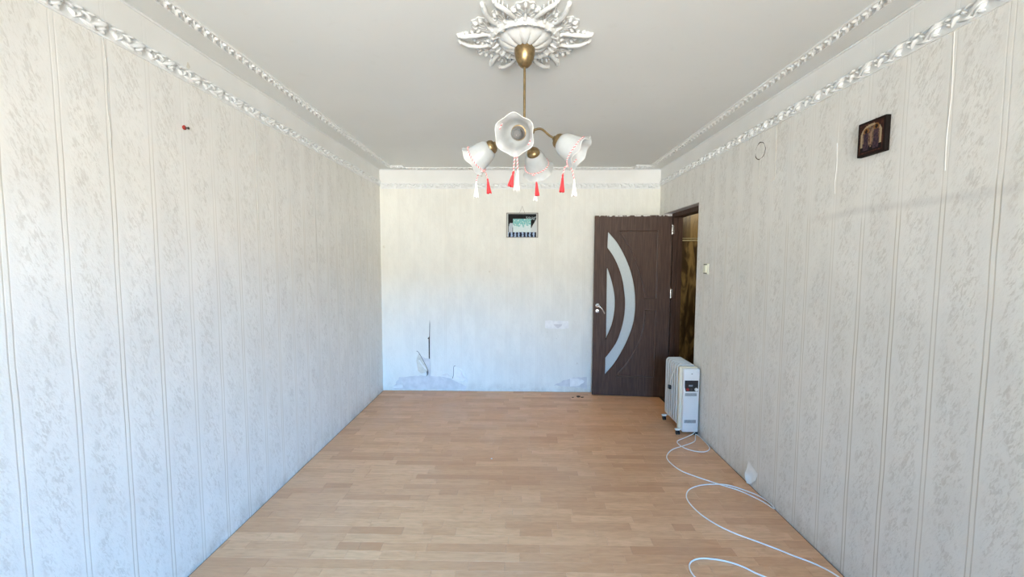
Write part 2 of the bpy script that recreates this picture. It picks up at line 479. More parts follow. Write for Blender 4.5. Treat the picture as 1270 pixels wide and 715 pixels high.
# ------------------------------------------------------------------ plaster mouldings
def frame_matrix(origin, along, out, upv):
    """local x runs along the moulding, local y across it, local z out of the wall"""
    m = Matrix((Vector(along), Vector(upv), Vector(out))).transposed().to_4x4(); m.translation = Vector(origin)
    return m
def scroll_moulding(name, M, L):
    bm = bmesh.new()
    for a in ((0, L, -.032, .032, 0, .0035), (0, L, -.034, -.026, 0, .008), (0, L, .029, .033, 0, .006)):
        q = bmesh.new(); box(q, *a)
        q.transform(M); me = bpy.data.meshes.new('t'); q.to_mesh(me); q.free(); bm.from_mesh(me); bpy.data.meshes.remove(me)
    n = int(L / .15); s = L / n
    for i in range(n):
        x = i * s + .01
        sg = 1
        K = M @ Matrix.Translation((x, 0, .003))
        lobe(bm, (-.006, .024), R(-28), .100, .0120, .024, K, .6)
        lobe(bm, (.004, .006), R(-34), .060, .0085, .020, K, .6)
        lobe(bm, (.008, -.022), R(24), .048, .0075, .016, K, .6)
        lobe(bm, (.040, -.024), R(14), .070, .0080, .018, K, .6)
        lobe(bm, (.042, .026), R(-10), .050, .0070, .017, K, .6)
        lobe(bm, (.082, .026), R(-8), .050, .0075, .018, K, .6)
        lobe(bm, (.060, -.002), R(40), .040, .0065, .019, K, .7)
        lobe(bm, (.092, .012), R(-48), .044, .0075, .020, K, .7)
        lobe(bm, (.112, -.014), R(34), .038, .0065, .018, K, .7)
        lobe(bm, (.118, .010), R(16), .030, .0065, .017, K, .7)
        lobe(bm, (.020, .004), R(66), .024, .0060, .016, K, .7)
    o = obj(name, bm, M_white, None, smooth=True, ang=50); o['kind'] = 'structure'
    return o
def rope_moulding(name, M, L, plainish=False):
    bm = bmesh.new()
    for a in ((0, L, -.030, .030, 0, .004), (0, L, .024, .032, 0, .009), (0, L, -.032, -.026, 0, .007)):
        q = bmesh.new(); box(q, *a)
        q.transform(M); me = bpy.data.meshes.new('t'); q.to_mesh(me); q.free(); bm.from_mesh(me); bpy.data.meshes.remove(me)
    n = int(L / .052); s = L / n
    for i in range(n):
        K = M @ Matrix.Translation((i * s, 0, .003))
        lobe(bm, (0, -.022), R(40), .060, .0085, .020, K, .7)
        lobe(bm, (.022, .022), R(-34), .040, .0070, .017, K, .7); lobe(bm, (-.004, .010), R(30), .026, .0055, .015, K, .7)
        lobe(bm, (.028, -.021), R(10), .026, .006, .015, K, .7)
    o = obj(name, bm, M_white, None, smooth=True, ang=50); o['kind'] = 'structure'
    return o
ZT = 2.366
scroll_moulding('trim_1', frame_matrix((XL, YB, ZT + .030), (0, -1, 0), (1, 0, 0), (0, 0, 1)), YB - YF)
scroll_moulding('trim_2', frame_matrix((XR, YF, ZT + .030), (0, 1, 0), (-1, 0, 0), (0, 0, 1)), YB - YF)
scroll_moulding('trim_3', frame_matrix((XL + .01, YB, ZT), (1, 0, 0), (0, -1, 0), (0, 0, 1)), XR - XL - .02)
RO = .168
rope_moulding('trim_4', frame_matrix((XL + RO, YB - .13, H), (0, -1, 0), (0, 0, -1), (1, 0, 0)), YB - YF - .3)
rope_moulding('trim_5', frame_matrix((XR - .150, YB - .13, H), (0, -1, 0), (0, 0, -1), (-1, 0, 0)), YB - YF - .3)
rope_moulding('trim_6', frame_matrix((XL + .33, YB - .085, H), (1, 0, 0), (0, 0, -1), (0, -1, 0)), XR - XL - .66)
# ornate end blocks on the ceiling moulding by the back wall
for k, (x0, x1) in enumerate(((-1.43, -1.262), (1.25, 1.44))):
    bm = bmesh.new()
    yc = YB - .16
    box(bm, x0, x1, yc - .055, yc + .055, H - .010, H, .003, 1)
    K = frame_matrix((0, yc, H - .009), (1, 0, 0), (0, 0, -1), (0, -1, 0))
    n = 5
    for i in range(n):
        xx = x0 + .01 + (x1 - x0 - .02) * i / n
        lobe(bm, (xx, -.045), R(50), .055, .011, .016, K, .7); lobe(bm, (xx, .040), R(-40), .045, .010, .016, K, .7)
        lobe(bm, (xx, .0), R(0), .034, .008, .014, K, .7)
    o = obj('trim_%d' % (7 + k), bm, M_white, None, smooth=True, ang=50); o['kind'] = 'structure'
# thin bead where the walls meet the ceiling
for k, pts in enumerate((((XL + .004, YF, H - .004), (XL + .004, YB, H - .004)), ((XR - .004, YF, H - .004), (XR - .004, YB, H - .004)), ((XL, YB - .004, H - .004), (XR, YB - .004, H - .004)))):
    bm = bmesh.new(); tube(bm, pts, .006, 6)
    o = obj('trim_%d' % (9 + k), bm, M_white, None, smooth=True); o['kind'] = 'structure'

# ------------------------------------------------------------------ ceiling rosette
RX, RY = .022, 1.946
ros = empty('ceiling_rosette', (RX, RY, H))
tag(ros, 'white plaster ceiling rosette of acanthus leaves around the chandelier cup', 'rosette')
DN = Matrix.Scale(-1, 4, (0, 0, 1))                      # z points down out of the ceiling
def palmette_bm():
    bm = bmesh.new(); K = DN
    pts = []
    for i in range(33):
        a = -1 + 2 * i / 32
        ang = a * 1.45; rr = .060 + .010 * abs(math.cos(ang * 4.9))
        pts.append((.196 + rr * math.cos(ang) * 1.05, rr * math.sin(ang) * .84))
    pts = [(.145, -.018)] + pts + [(.145, .018)]
    poly_prism(bm, pts, 0, .005, K)
    for i in range(9):
        a = (i - 4) / 4
        d = a * R(88)
        L = .078 - .032 * abs(a) ** 1.3
        # each lobe: a slim rib that ends in a rounded bulb
        c0 = (.186 - .014 * abs(a), .012 * a)
        lobe(bm, c0, d, L * .75, .0042, .017, K, .9, 6, 4)
        c1 = (c0[0] + math.cos(d) * L * .58, c0[1] + math.sin(d) * L * .58)
        lobe(bm, c1, d + a * .25, L * .46, .0092, .023, K, 1.0, 6, 5)
    lobe(bm, (.150, 0), 0, .055, .009, .024, K, .8, 7, 5)
    for s in (-1, 1):
        for q in range(3):
            lobe(bm, (.150 + q * .010, s * (.012 + q * .003)), s * R(58 - q * 8), .030, .0055, .017, K, .8, 5, 5)
    return bm
def horn_bm(s):
    bm = bmesh.new()
    pol = [(.148, 15.5, -.006), (.185, 14.5, -.013), (.225, 12, -.017), (.265, 8.5, -.017), (.284, 6, -.014), (.298, 5.2, -.008)]
    pts = smooth_path([(r * math.cos(R(a)), s * r * math.sin(R(a)), z) for r, a, z in pol], 5)
    n = len(pts)
    tube(bm, pts, [.0060 + .0048 * math.sin(PI * min(1, .1 + .85 * i / n)) for i in range(n)], 8, flat=((0, 0, 1), .9))
    for i in range(8):                                  # leafy frill along the outer edge
        t = .12 + i * .115
        p = pts[min(n - 1, int(t * (n - 1)))]
        base = s * (R(34) - R(5) * i)
        lobe(bm, (p.x, p.y), base + s * R(14), .021, .0052, .019, DN, .9, 5, 4)
    lobe(bm, (pts[-4].x, pts[-4].y), -s * R(10), .026, .0085, .022, DN, .8, 5, 5)
    return bm
pm = palmette_bm(); bmesh.ops.recalc_face_normals(pm, faces=pm.faces); pme = mesh_from(pm, 'palmette_leaf', True, 45)
hms = {}
for s in (-1, 1):
    b_ = horn_bm(s); bmesh.ops.recalc_face_normals(b_, faces=b_.faces); hms[s] = mesh_from(b_, 'scroll_leaf', True, 60)
for k in range(12):
    o = link('palmette_leaf', pme, ros, M_ros); o.rotation_euler = (0, 0, R(-90 + 30 * k))
    f = 1.0 if k % 2 == 0 else .93
    o.scale = (f, f * (1.06 if k % 2 == 0 else .86), 1)
    if k % 2:
        for s in (-1, 1):
            o = link('scroll_leaf', hms[s], ros, M_ros); o.rotation_euler = (0, 0, R(-90 + 30 * k))
bm = bmesh.new()
lathe(bm, [(.166, 0), (.168, -.012), (.160, -.026), (.150, -.030), (.140, -.024), (.136, -.014), (.130, -.012), (.13, 0)], n=64)
for k in range(24):
    K = Matrix.Rotation(R(15 * k), 4, 'Z') @ DN @ Matrix.Translation((0, 0, .014))
    lobe(bm, (.163, 0), PI, .046 if k % 2 else .036, .015, .024, K, .5, 7, 5)
    lobe(bm, (.160, 0), R(16) if k % 2 else -R(16), .022, .010, .012, K, .6, 5, 5)
obj('ring', bm, M_ros, ros, smooth=True, ang=50)
bm = bmesh.new()
def domefr(a, r, z, i):
    rib = abs(math.cos(a * 6)) ** .6
    return r, z - .010 * rib * math.sin(PI * min(1, r / .13)) 
lathe(bm, [(.133, -.006), (.120, -.020), (.104, -.030), (.085, -.038), (.065, -.043), (.045, -.045), (.02, -.045), (.002, -.045)], n=96, fr=domefr)
for k in range(12):
    K = Matrix.Rotation(R(30 * k + 15), 4, 'Z') @ DN @ Matrix.Translation((0, 0, .022))
    lobe(bm, (.035, 0), 0, .078, .007, .024, K, .8, 7, 4)
obj('dome', bm, M_ros, ros, smooth=True, ang=60)

# ------------------------------------------------------------------ chandelier
HX, HY = .022, 1.949
ch = empty('chandelier', (HX, HY, H - .045))
tag(ch, 'four-armed brass chandelier with frosted ruffled glass shades hanging from the ceiling', 'chandelier')
Z0 = -(H - .045)      # add to world z to get local z
bm = bmesh.new()
lathe(bm, [(.001, .0), (.046, -.001), (.048, -.010), (.047, -.028), (.042, -.050), (.032, -.072), (.020, -.086), (.010, -.090), (.001, -.090)], n=32)
obj('canopy_cup', bm, M_brass, ch, smooth=True, ang=50)
bm = bmesh.new(); tube(bm, [(0, 0, -.085), (0, 0, 2.18 + Z0)], .0058, 12)
obj('rod', bm, M_brass, ch, smooth=True)
bm = bmesh.new()
lathe(bm, [(.001, .075), (.010, .072), (.013, .060), (.020, .052), (.022, .045), (.016, .036), (.026, .026), (.031, .012), (.031, -.002), (.026, -.014), (.014, -.022), (.010, -.030), (.013, -.037), (.009, -.046), (.001, -.050)], M=Matrix.Translation((0, 0, 2.115 + Z0)), n=28)
obj('hub', bm, M_brass, ch, smooth=True, ang=50)
RA, ZC, TAU = .158, 2.072, R(33)
shade_prof = [(.024, .000), (.034, .003), (.044, .012), (.051, .028), (.056, .048), (.0590, .068), (.062, .084), (.067, .098), (.074, .110), (.081, .119)]
def shade_fr(a, r, z, i):
    k = max(0, (i - 5) / 4) ** 1.6
    return r * (1 + .055 * k * math.cos(6 * a + PI / 2)), z - .006 * k * math.cos(6 * a + PI / 2)
KN = []
for k in range(4):
    az = R((-17, 73, 163, 261)[k]); TAU = R((33, 33, 33, 21)[k])
    rad = Vector((math.cos(az), math.sin(az), 0))
    hubc = Vector((0, 0, 2.113 + Z0))
    capc = rad * RA + Vector((0, 0, ZC + Z0))
    ax = rad * math.cos(TAU) - Vector((0, 0, math.sin(TAU)))
    arm = bmesh.new()
    pts = smooth_path([hubc + rad * .022, hubc + rad * .055 + Vector((0, 0, .016)), hubc + rad * .085 + Vector((0, 0, .014)), capc - ax * .045, capc - ax * .012], 6)
    tube(arm, pts, .0052, 10)
    side = Vector((-rad.y, rad.x, 0))
    lathe(arm, [(.001, .014), (.008, .012), (.012, .004), (.012, -.004), (.008, -.012), (.001, -.014)], M=Matrix.Translation(hubc + rad * .036 + Vector((0, 0, .008))) @ rad.to_track_quat('Z', 'Y').to_matrix().to_4x4(), n=14)
    # small finial on top of each arm
    lathe(arm, [(.001, .030), (.006, .028), (.009, .021), (.006, .013), (.004, .008), (.004, 0)], M=Matrix.Translation(hubc + rad * .036 + Vector((0, 0, .014))), n=12)
    ao = obj('lamp_arm', arm, M_brass, ch, smooth=True, ang=50)
    Q = Matrix.Translation(capc) @ ax.to_track_quat('Z', 'X').to_matrix().to_4x4()
    cb = bmesh.new()
    lathe(cb, [(.001, -.022), (.010, -.021), (.013, -.014), (.024, -.010), (.031, -.002), (.034, .008), (.034, .013), (.030, .015), (.001, .015)], M=Q, n=28)
    obj('socket_cup', cb, M_brass, ao, smooth=True, ang=40)
    sb = bmesh.new(); S = Q @ Matrix.Translation((0, 0, .010)) @ Matrix.Rotation(R(15), 4, 'Z')
    nsh = len(shade_prof)
    lathe(sb, shade_prof, M=S, n=72, fr=shade_fr)
    lathe(sb, [(r - .0025, z + (.0 if i < nsh - 1 else .001)) for i, (r, z) in enumerate(shade_prof)], M=S, n=72, fr=shade_fr)
    so = obj('glass_shade', sb, M_shade, ao, smooth=True, ang=70)
    rb = bmesh.new()
    rp = []
    for j in range(73):
        a = 2 * PI * j / 72; rr, zz = shade_fr(a, .081, .1195, 9); rp.append(S @ Vector(((rr - .001) * math.cos(a), (rr - .001) * math.sin(a), zz)))
    tube(rb, rp, .0018, 6, cap=False)
    obj('shade_rim', rb, M_shade_rim, ao, smooth=True)
    kb = bmesh.new()
    lathe(kb, [(.001, .0165), (.0285, .0165), (.0285, .015)], M=Q, n=24)
    lathe(kb, [(.001, .012), (.018, .013), (.018, .046), (.015, .050), (.001, .050)], M=Q, n=20)
    obj('bulb_socket', kb, M_socket, ao, smooth=True, ang=40)
    gb = bmesh.new()
    lathe(gb, [(.001, .048), (.013, .050), (.016, .056), (.0225, .068), (.0235, .078), (.020, .090), (.012, .098), (.001, .101)], M=Q, n=24)
    obj('bulb', gb, M_bulb, ao, smooth=True)
    KN.append((Vector(ch.location), S, rad, ax))

# ------------------------------------------------------------------ red and white tassel charms tied round the shades
def twisted(path, r=.0013, pitch=.0145, off=.0015):
    """two helical strands along a path"""
    P = [Vector(p) for p in path]
    out = []
    dist = 0; res = [[], []]
    T0 = (P[1] - P[0]).normalized(); N = T0.orthogonal().normalized()
    dense = [P[0]]
    for a, b in zip(P, P[1:]):
        L = (b - a).length; n = max(1, int(L / .0022))
        for i in range(1, n + 1): dense.append(a.lerp(b, i / n))
    for i, p in enumerate(dense):
        t = (dense[min(i + 1, len(dense) - 1)] - dense[max(i - 1, 0)]).normalized()
        N = (N - t * N.dot(t)).normalized(); B = t.cross(N)
        if i: dist += (p - dense[i - 1]).length
        ph = 2 * PI * dist / pitch
        for q in (0, 1):
            res[q].append(p + (N * math.cos(ph + q * PI) + B * math.sin(ph + q * PI)) * off)
    return res
def tassel_bm(top, bot, w, seed):
    rnd = random.Random(seed); bm = bmesh.new()
    ax = (bot - top); L = ax.length
    Q = Matrix.Translation(top) @ ax.to_track_quat('Z', 'X').to_matrix().to_4x4()
    prof = [(.0006, 0), (.0035, .002), (.0048, .007), (.0042, .012), (.0034, .015), (.0044, .019), (.0060, L * .38), (w * .72, L * .65), (w * .92, L * .86), (w, L)]
    def f(a, r, z, i):
        k = max(0, (i - 4) / 5)
        return r * (1 + .12 * k * math.cos(13 * a + seed)), z + (.0035 * k * math.sin(5 * a + seed) if i == 9 else 0)
    rg = lathe(bm, prof, M=Q, n=36, fr=f)
    bm.faces.new(list(reversed(rg[-1])))
    for i in range(26):
        a = rnd.uniform(0, 2 * PI); rr = w * rnd.uniform(.75, 1.1)
        p = [Q @ Vector((.0042 * math.cos(a), .0042 * math.sin(a), .018)), Q @ Vector((w * .55 * math.cos(a), w * .55 * math.sin(a), L * .5)), Q @ Vector((rr * math.cos(a), rr * math.sin(a), L * rnd.uniform(.96, 1.07)))]
        tube(bm, p, .0007, 4)
    return bm
def charm(i, knot, white, red, loop_z, loop_r, label):
    loc, S, rad, ax = KN[i]
    t = empty('tassel_charm', knot); tag(t, label, 'tassel charm', 'red and white tassel charms on the chandelier shades')
    kn = Vector(knot)
    # loop round the shade, lowest point next to the knot
    W = Matrix.Translation(loc) @ S
    pts = []
    for j in range(49):
        a = 2 * PI * j / 48
        q = W @ Vector(((loop_r) * math.cos(a), (loop_r) * math.sin(a), loop_z + .004 * math.sin(a * 2)))
        pts.append(q)
    # start at the lowest point
    lo = min(range(48), key=lambda j: pts[j].z)
    pts = [pts[(lo + j) % 48] for j in range(49)]
    kn = pts[0] + Vector((0, 0, -.004)); t.location = kn
    paths = [pts + [pts[0] + Vector((0, 0, -.003))]]
    (wt, wb), (rt, rb_) = white, red
    for tt in (wt, rt):
        v = Vector(tt); side = (v - kn); mid = kn.lerp(v, .35) + Vector((side.x * .25, side.y * .2, .006)); 
        paths.append(smooth_path([kn, mid, kn.lerp(v, .75) + Vector((side.x * .12, 0, 0)), v], 6))
    rbm, wbm = bmesh.new(), bmesh.new()
    for p in paths:
        a, b = twisted([q - kn for q in p]); tube(rbm, a, .0017, 5); tube(wbm, b, .0017, 5)
    # the knot: a tiny double turn
    kp = [Vector((.006 * math.cos(a), .004 * math.sin(a), .0035 * math.sin(a * 1.5))) for a in [x * .5 for x in range(26)]]
    a, b = twisted(kp, pitch=.009); tube(rbm, a, .0017, 5); tube(wbm, b, .0017, 5)
    obj('red_strand', rbm, M_red, t, smooth=True); obj('white_strand', wbm, M_wthread, t, smooth=True)
    o = obj('tassel', tassel_bm(Vector(wt) - kn, Vector(wb) - kn, .0125, 1.3 + i), M_wthread, t, smooth=True, ang=70); o['label'] = 'white tassel'
    o = obj('tassel', tassel_bm(Vector(rt) - kn, Vector(rb_) - kn, .0115, 2.9 + i), M_red, t, smooth=True, ang=70); o['label'] = 'red tassel'
charm(2, (-.195, 2.05, 1.979), ((-.216, 2.06, 1.918), (-.217, 2.06, 1.836)), ((-.160, 2.06, 1.932), (-.152, 2.06, 1.858)), .094, .068,
      'red and white cord with two tassels on the leftmost glass shade')
charm(3, (-.018, 1.72, 1.954), ((-.007, 1.70, 1.893), (-.011, 1.70, 1.809)), ((-.024, 1.705, 1.890), (-.037, 1.705, 1.828)), .094, .068,
      'red and white cord with two tassels on the shade facing the camera')
charm(1, (.089, 2.18, 2.0), ((.092, 2.225, 1.915), (.086, 2.23, 1.845)), ((.090, 2.19, 1.951), (.095, 2.19, 1.868)), .080, .064,
      'red and white cord on the rear glass shade, red tassel in front of white')
charm(0, (.229, 1.90, 1.968), ((.252, 1.90, 1.897), (.254, 1.90, 1.818)), ((.200, 1.90, 1.919), (.196, 1.90, 1.838)), .094, .068,
      'red and white cord with two tassels on the rightmost glass shade')

# ------------------------------------------------------------------ door
A = Vector((.838, 4.534, .004)); B = Vector((1.660, 4.460, .004))
ud = (B - A).normalized(); ang = math.atan2(ud.y, ud.x); DW = (B - A).length
door = empty('door_1', A, ang); door['kind'] = 'structure'
door['label'] = 'dark brown interior door with crescent frosted panes, standing open against back wall'
TH = .040
outer = [(.140, 1.851), (.195, 1.790), (.257, 1.712), (.336, 1.572), (.400, 1.415), (.442, 1.250), (.460, 1.080), (.457, .930), (.430, .775), (.358, .579), (.249, .376), (.136, .232)]
inner = [(.136, .431), (.245, .593), (.300, .744), (.333, .905), (.340, 1.060), (.328, 1.180), (.308, 1.300), (.268, 1.432), (.205, 1.565), (.136, 1.665)]
lens = [(.134, 1.445), (.150, 1.440), (.196, 1.306), (.228, 1.170), (.238, 1.060), (.233, .945), (.206, .800), (.140, .635)]
def cr(pts, sub=4):        # smooth a run of 2-D points
    return [(p.x, p.y) for p in smooth_path([(a, b, 0) for a, b in pts], sub)]
crescent = cr(outer) + cr(inner)
lensp = [lens[0]] + cr(lens[1:]) 
def curve_mesh(name, loops, depth, bev):
    cu = bpy.data.curves.new(name, 'CURVE'); cu.dimensions = '2D'; cu.fill_mode = 'BOTH'
    cu.extrude = depth; cu.bevel_depth = bev; cu.bevel_resolution = 2; cu.offset = -bev
    for lp in loops:
        s = cu.splines.new('POLY'); s.points.add(len(lp) - 1); s.use_cyclic_u = True
        for p, q in zip(s.points, lp): p.co = (q[0], q[1], 0, 1)
    o = bpy.data.objects.new(name, cu); C.objects.link(o)
    bpy.context.view_layer.update()
    me = bpy.data.meshes.new_from_object(o.evaluated_get(bpy.context.evaluated_depsgraph_get()))
    bpy.data.objects.remove(o); bpy.data.curves.remove(cu)
    return me
STAND = Matrix(((1, 0, 0, 0), (0, 0, 1, TH / 2), (0, 1, 0, 0), (0, 0, 0, 1)))     # curve x,y -> door x,z; thickness along y
rect = [(0, 0), (DW, 0), (DW, 2.018), (0, 2.018)]
me = curve_mesh('door_leaf', [rect, crescent, lensp], TH / 2 - .004, .004)
me.transform(STAND)
leaf = link('door_leaf', me, door, M_wood)
for lp in (crescent, lensp):
    g_ = bmesh.new(); K = Matrix(((1, 0, 0, 0), (0, 0, 1, TH / 2), (0, 1, 0, 0), (0, 0, 0, 1)))
    poly_prism(g_, [(p[0], p[1]) for p in lp], -.003, .003, K)
    obj('glass_pane', g_, M_pane, leaf)
    # bead round the opening
    b_ = bmesh.new(); pp = [(p[0], -.0005, p[1]) for p in lp]; pp.append(pp[0]); tube(b_, pp, .0055, 6, flat=((0, 1, 0), .8))
    obj('glazing_bead', b_, M_wood, leaf, smooth=True)
upm = [(.262, 1.848), (.678, 1.849)] + [(.680, 1.106), (.559, 1.106)] + cr([(.559, 1.106), (.533, 1.262), (.475, 1.449), (.395, 1.634), (.324, 1.758), (.262, 1.848)])[1:-1]
lom = [(.563, .973), (.680, .973), (.677, .228), (.264, .226)] + cr([(.264, .226), (.394, .397), (.501, .600), (.548, .782), (.563, .973)])[1:-1]
for lp in (upm, lom):
    b_ = bmesh.new(); pp = [(p[0], 0, p[1]) for p in lp]; pp.append(pp[0]); tube(b_, pp, .0095, 8, flat=((0, 1, 0), .95))
    obj('panel_moulding', b_, M_gwood, leaf, smooth=True)
    cx = sum(p[0] for p in lp) / len(lp); cz = sum(p[1] for p in lp) / len(lp)
    fld = [(cx + (p[0] - cx) * .88, cz + (p[1] - cz) * .93) for p in lp]
    b_ = bmesh.new(); poly_prism(b_, fld, -.0025, .001, Matrix(((1, 0, 0, 0), (0, 0, 1, 0), (0, 1, 0, 0), (0, 0, 0, 1))))
    obj('raised_field', b_, M_wood, leaf)
hd = bmesh.new()
YM = Matrix.Rotation(R(90), 4, 'X')      # local z -> -y (towards the room)
lathe(hd, [(.001, .010), (.020, .009), (.024, .006), (.024, 0), (.001, 0)], M=Matrix.Translation((.044, 0, 1.021)) @ YM, n=24)
tube(hd, smooth_path([(.044, -.004, 1.021), (.044, -.045, 1.021), (.056, -.052, 1.016), (.085, -.052, .992), (.108, -.050, .958), (.118, -.050, .935)], 5), [.010] * 10 + [.0085] * 8 + [.007] * 8, 10)
lathe(hd, [(.001, .008), (.017, .007), (.020, .004), (.020, 0), (.001, 0)], M=Matrix.Translation((.042, 0, .958)) @ YM, n=24)
ho = obj('door_handle', hd, M_chrome, door, smooth=True, ang=40); ho['label'] = 'chrome lever handle with round key escutcheon'
kb = bmesh.new(); box(kb, .0395, .0445, -.010, -.007, .948, .964, .001, 1); obj('keyhole', kb, M_black, ho)
for hz in (1.861, 1.167, .28):
    hb = bmesh.new()
    tube(hb, [(DW + .004, -.004, hz - .048), (DW + .004, -.004, hz + .048)], .0065, 10)
    box(hb, DW - .002, DW + .026, .001, .0035, hz - .045, hz + .045, .001, 1)
    for s in (-1, 1): lathe(hb, [(.0085, 0), (.0085, .006), (.001, .008)], M=Matrix.Translation((DW + .004, -.004, hz + s * .048)), n=10)
    h_ = obj('hinge', hb, M_chrome, door, smooth=True, ang=40); h_['label'] = 'silver hinge'
# frame in the wall
bm = bmesh.new()
FX0, FX1 = XR + .086, XR + T + .004
box(bm, FX0, FX1, DY0, DY0 + .05, 0, DZ, .003, 1); box(bm, FX0, FX1, DY1 - .042, DY1, 0, DZ, .003, 1); box(bm, FX0, FX1, DY0 + .05, DY1 - .042, DZ - .05, DZ, .003, 1)
box(bm, FX0 + .045, FX1, DY0 + .05, DY0 + .062, 0, DZ - .05); box(bm, FX0 + .045, FX1, DY1 - .055, DY1 - .042, 0, DZ - .05)
fr = struct('trim_12', bm, M_fwood); fr['label'] = 'dark brown door frame set in the right wall'
# plaster lining of the reveal
bm = bmesh.new()
box(bm, XR + .001, FX0, DY0, DY1, DZ - .004, DZ + .001); box(bm, XR + .001, FX0, DY1 - .004, DY1 + .001, 0, DZ)
obj('door_reveal', bm, M_reveal, wall_right)
bm = bmesh.new(); box(bm, XR + .02, XR + T, DY0 + .005, DY1 - .005, -.006, .004, .002, 1); st = struct('trim_13', bm, M_wood)

# ------------------------------------------------------------------ oil heater
ht = empty('oil_heater', (1.49, 3.66, 0))
tag(ht, 'white oil-filled column radiator heater with black control panel, standing in front of the doorway', 'heater')
def HL(x, y, z): return (x - 1.49, y - 3.66, z)
hx0, hx1 = 1.408, 1.572
def fin_bm():
    bm = bmesh.new()
    prof = []
    hw, hh, r = (hx1 - hx0) / 2, .275, .035
    for cxs, czs, a0 in ((1, 1, 0), (-1, 1, 90), (-1, -1, 180), (1, -1, 270)):
        for q in range(7):
            a = R(a0 + q * 15); prof.append((cxs * (hw - r) + r * math.cos(a), czs * (hh - r) + r * math.sin(a)))
    M1 = Matrix(((1, 0, 0, 0), (0, 0, 1, 0), (0, 1, 0, 0), (0, 0, 0, 1)))
    def ring(sc, y): return [bm.verts.new(Vector((p[0] * (1 - sc / hw), y, p[1] * (1 - sc / hh)))) for p in prof]
    rings = [ring(.045, -.006), ring(.017, -.006), ring(.014, -.012), ring(.008, -.0150), ring(.003, -.012), ring(.0, -.006), ring(.0, .006), ring(.003, .012), ring(.008, .0150), ring(.014, .012), ring(.017, .006), ring(.045, .006)]
    for a, b in zip(rings, rings[1:]):
        for i in range(len(prof)):
            j = (i + 1) % len(prof); bm.faces.new((a[i], a[j], b[j], b[i]))
    bm.faces.new(rings[0]); bm.faces.new(list(reversed(rings[-1])))
    return bm
fb = fin_bm(); bmesh.ops.recalc_face_normals(fb, faces=fb.faces); fme = mesh_from(fb, 'fin', True, 60)
for i in range(6):
    link('fin', fme, ht, M_fin, HL(1.49, 3.575 + i * .051, .337))
for z in (.11, .56):
    pipe = bmesh.new(); tube(pipe, [HL(1.49, 3.52, z), HL(1.49, 3.84, z)], .018, 12); obj('pipe', pipe, M_fin, ht, smooth=True)
bm = bmesh.new(); box(bm, -.078, .083, -.150, -.108, .035, .600, .014, 3); o = obj('side_shell', bm, M_cream, ht, smooth=True, ang=40); o['label'] = 'cream edge of the control housing'
bm = bmesh.new(); box(bm, -.056, .083, -.184, -.146, .028, .592, .010, 3)
front = obj('control_housing', bm, M_enamel, ht, smooth=True, ang=40)
bm = bmesh.new()
fy = -.184
FM = Matrix(((1, 0, 0, 0), (0, 0, -1, fy), (0, 1, 0, 0), (0, 0, 0, 1)))
poly_prism(bm, [(-.046, .490), (.070, .490), (.070, .393), (-.036, .393), (-.046, .430)], -.003, .0012, FM); obj('control_panel', bm, M_black, ht)['label'] = 'black recessed control panel'
bm = bmesh.new(); box(bm, -.012, .022, fy - .004, fy, .437, .452, .001, 1); obj('display', bm, M_display, front)
for (x, z, r, mm, lab) in ((.052, .412, .0135, M_enamel, 'white round thermostat knob'), (-.022, .413, .0115, M_redp, 'red round switch')):
    bm = bmesh.new(); lathe(bm, [(.001, .014), (r * .9, .013), (r, .010), (r, 0), (.001, 0)], M=Matrix.Translation((x, fy - .001, z)) @ YM, n=20)
    if r > .013: box(bm, x - .002, x + .002, fy - .018, fy - .013, z - .010, z + .010)
    obj('knob', bm, mm, front, smooth=True, ang=40)['label'] = lab
bm = bmesh.new(); box(bm, .004, .018, fy - .003, fy, .404, .420, .001, 1); obj('button', bm, M_socket, front)
bm = bmesh.new(); box(bm, .008, .020, fy - .0015, fy, .545, .552, .0005, 1); obj('badge', bm, M_slot, front)
for z0, z1 in ((.352, .378), (.112, .140)):
    bm = bmesh.new()
    for i in range(13):
        x = -.040 + i * .0078; box(bm, x, x + .0046, fy - .0012, fy + .002, z0, z1)
    obj('vent_grille', bm, M_slot, front)
# feet with castors
for y in (-.165, .165):
    bm = bmesh.new(); box(bm, -.110, .085, y - .012, y + .012, .048, .056, .003, 1); box(bm, -.112, -.070, y - .016, y + .016, .040, .054, .006, 2)
    o = obj('foot_bar', bm, M_enamel, ht, smooth=True, ang=40)
    for x in (-.088, .066):
        bm = bmesh.new()
        for s in (-1, 1): lathe(bm, [(.001, -.006), (.016, -.006), (.020, -.003), (.020, .003), (.016, .006), (.001, .006)], M=Matrix.Translation((x + s * .009, y, .020)) @ Matrix.Rotation(R(90), 4, 'Y'), n=20)
        box(bm, x - .005, x + .005, y - .008, y + .008, .018, .045)
        obj('castor', bm, M_black, ht, smooth=True, ang=40)
bm = bmesh.new(); box(bm, -.105, -.080, .020, .055, .345, .382, .006, 2); obj('cord_clip', bm, M_black, ht, smooth=True, ang=40)
bm = bmesh.new(); tube(bm, smooth_path([(-.088, .040, .378), (-.086, .030, .44), (-.082, -.02, .52), (-.070, -.06, .585), (-.045, -.09, .618)], 6), .0035, 8); obj('cord_loop', bm, M_cord, ht, smooth=True)
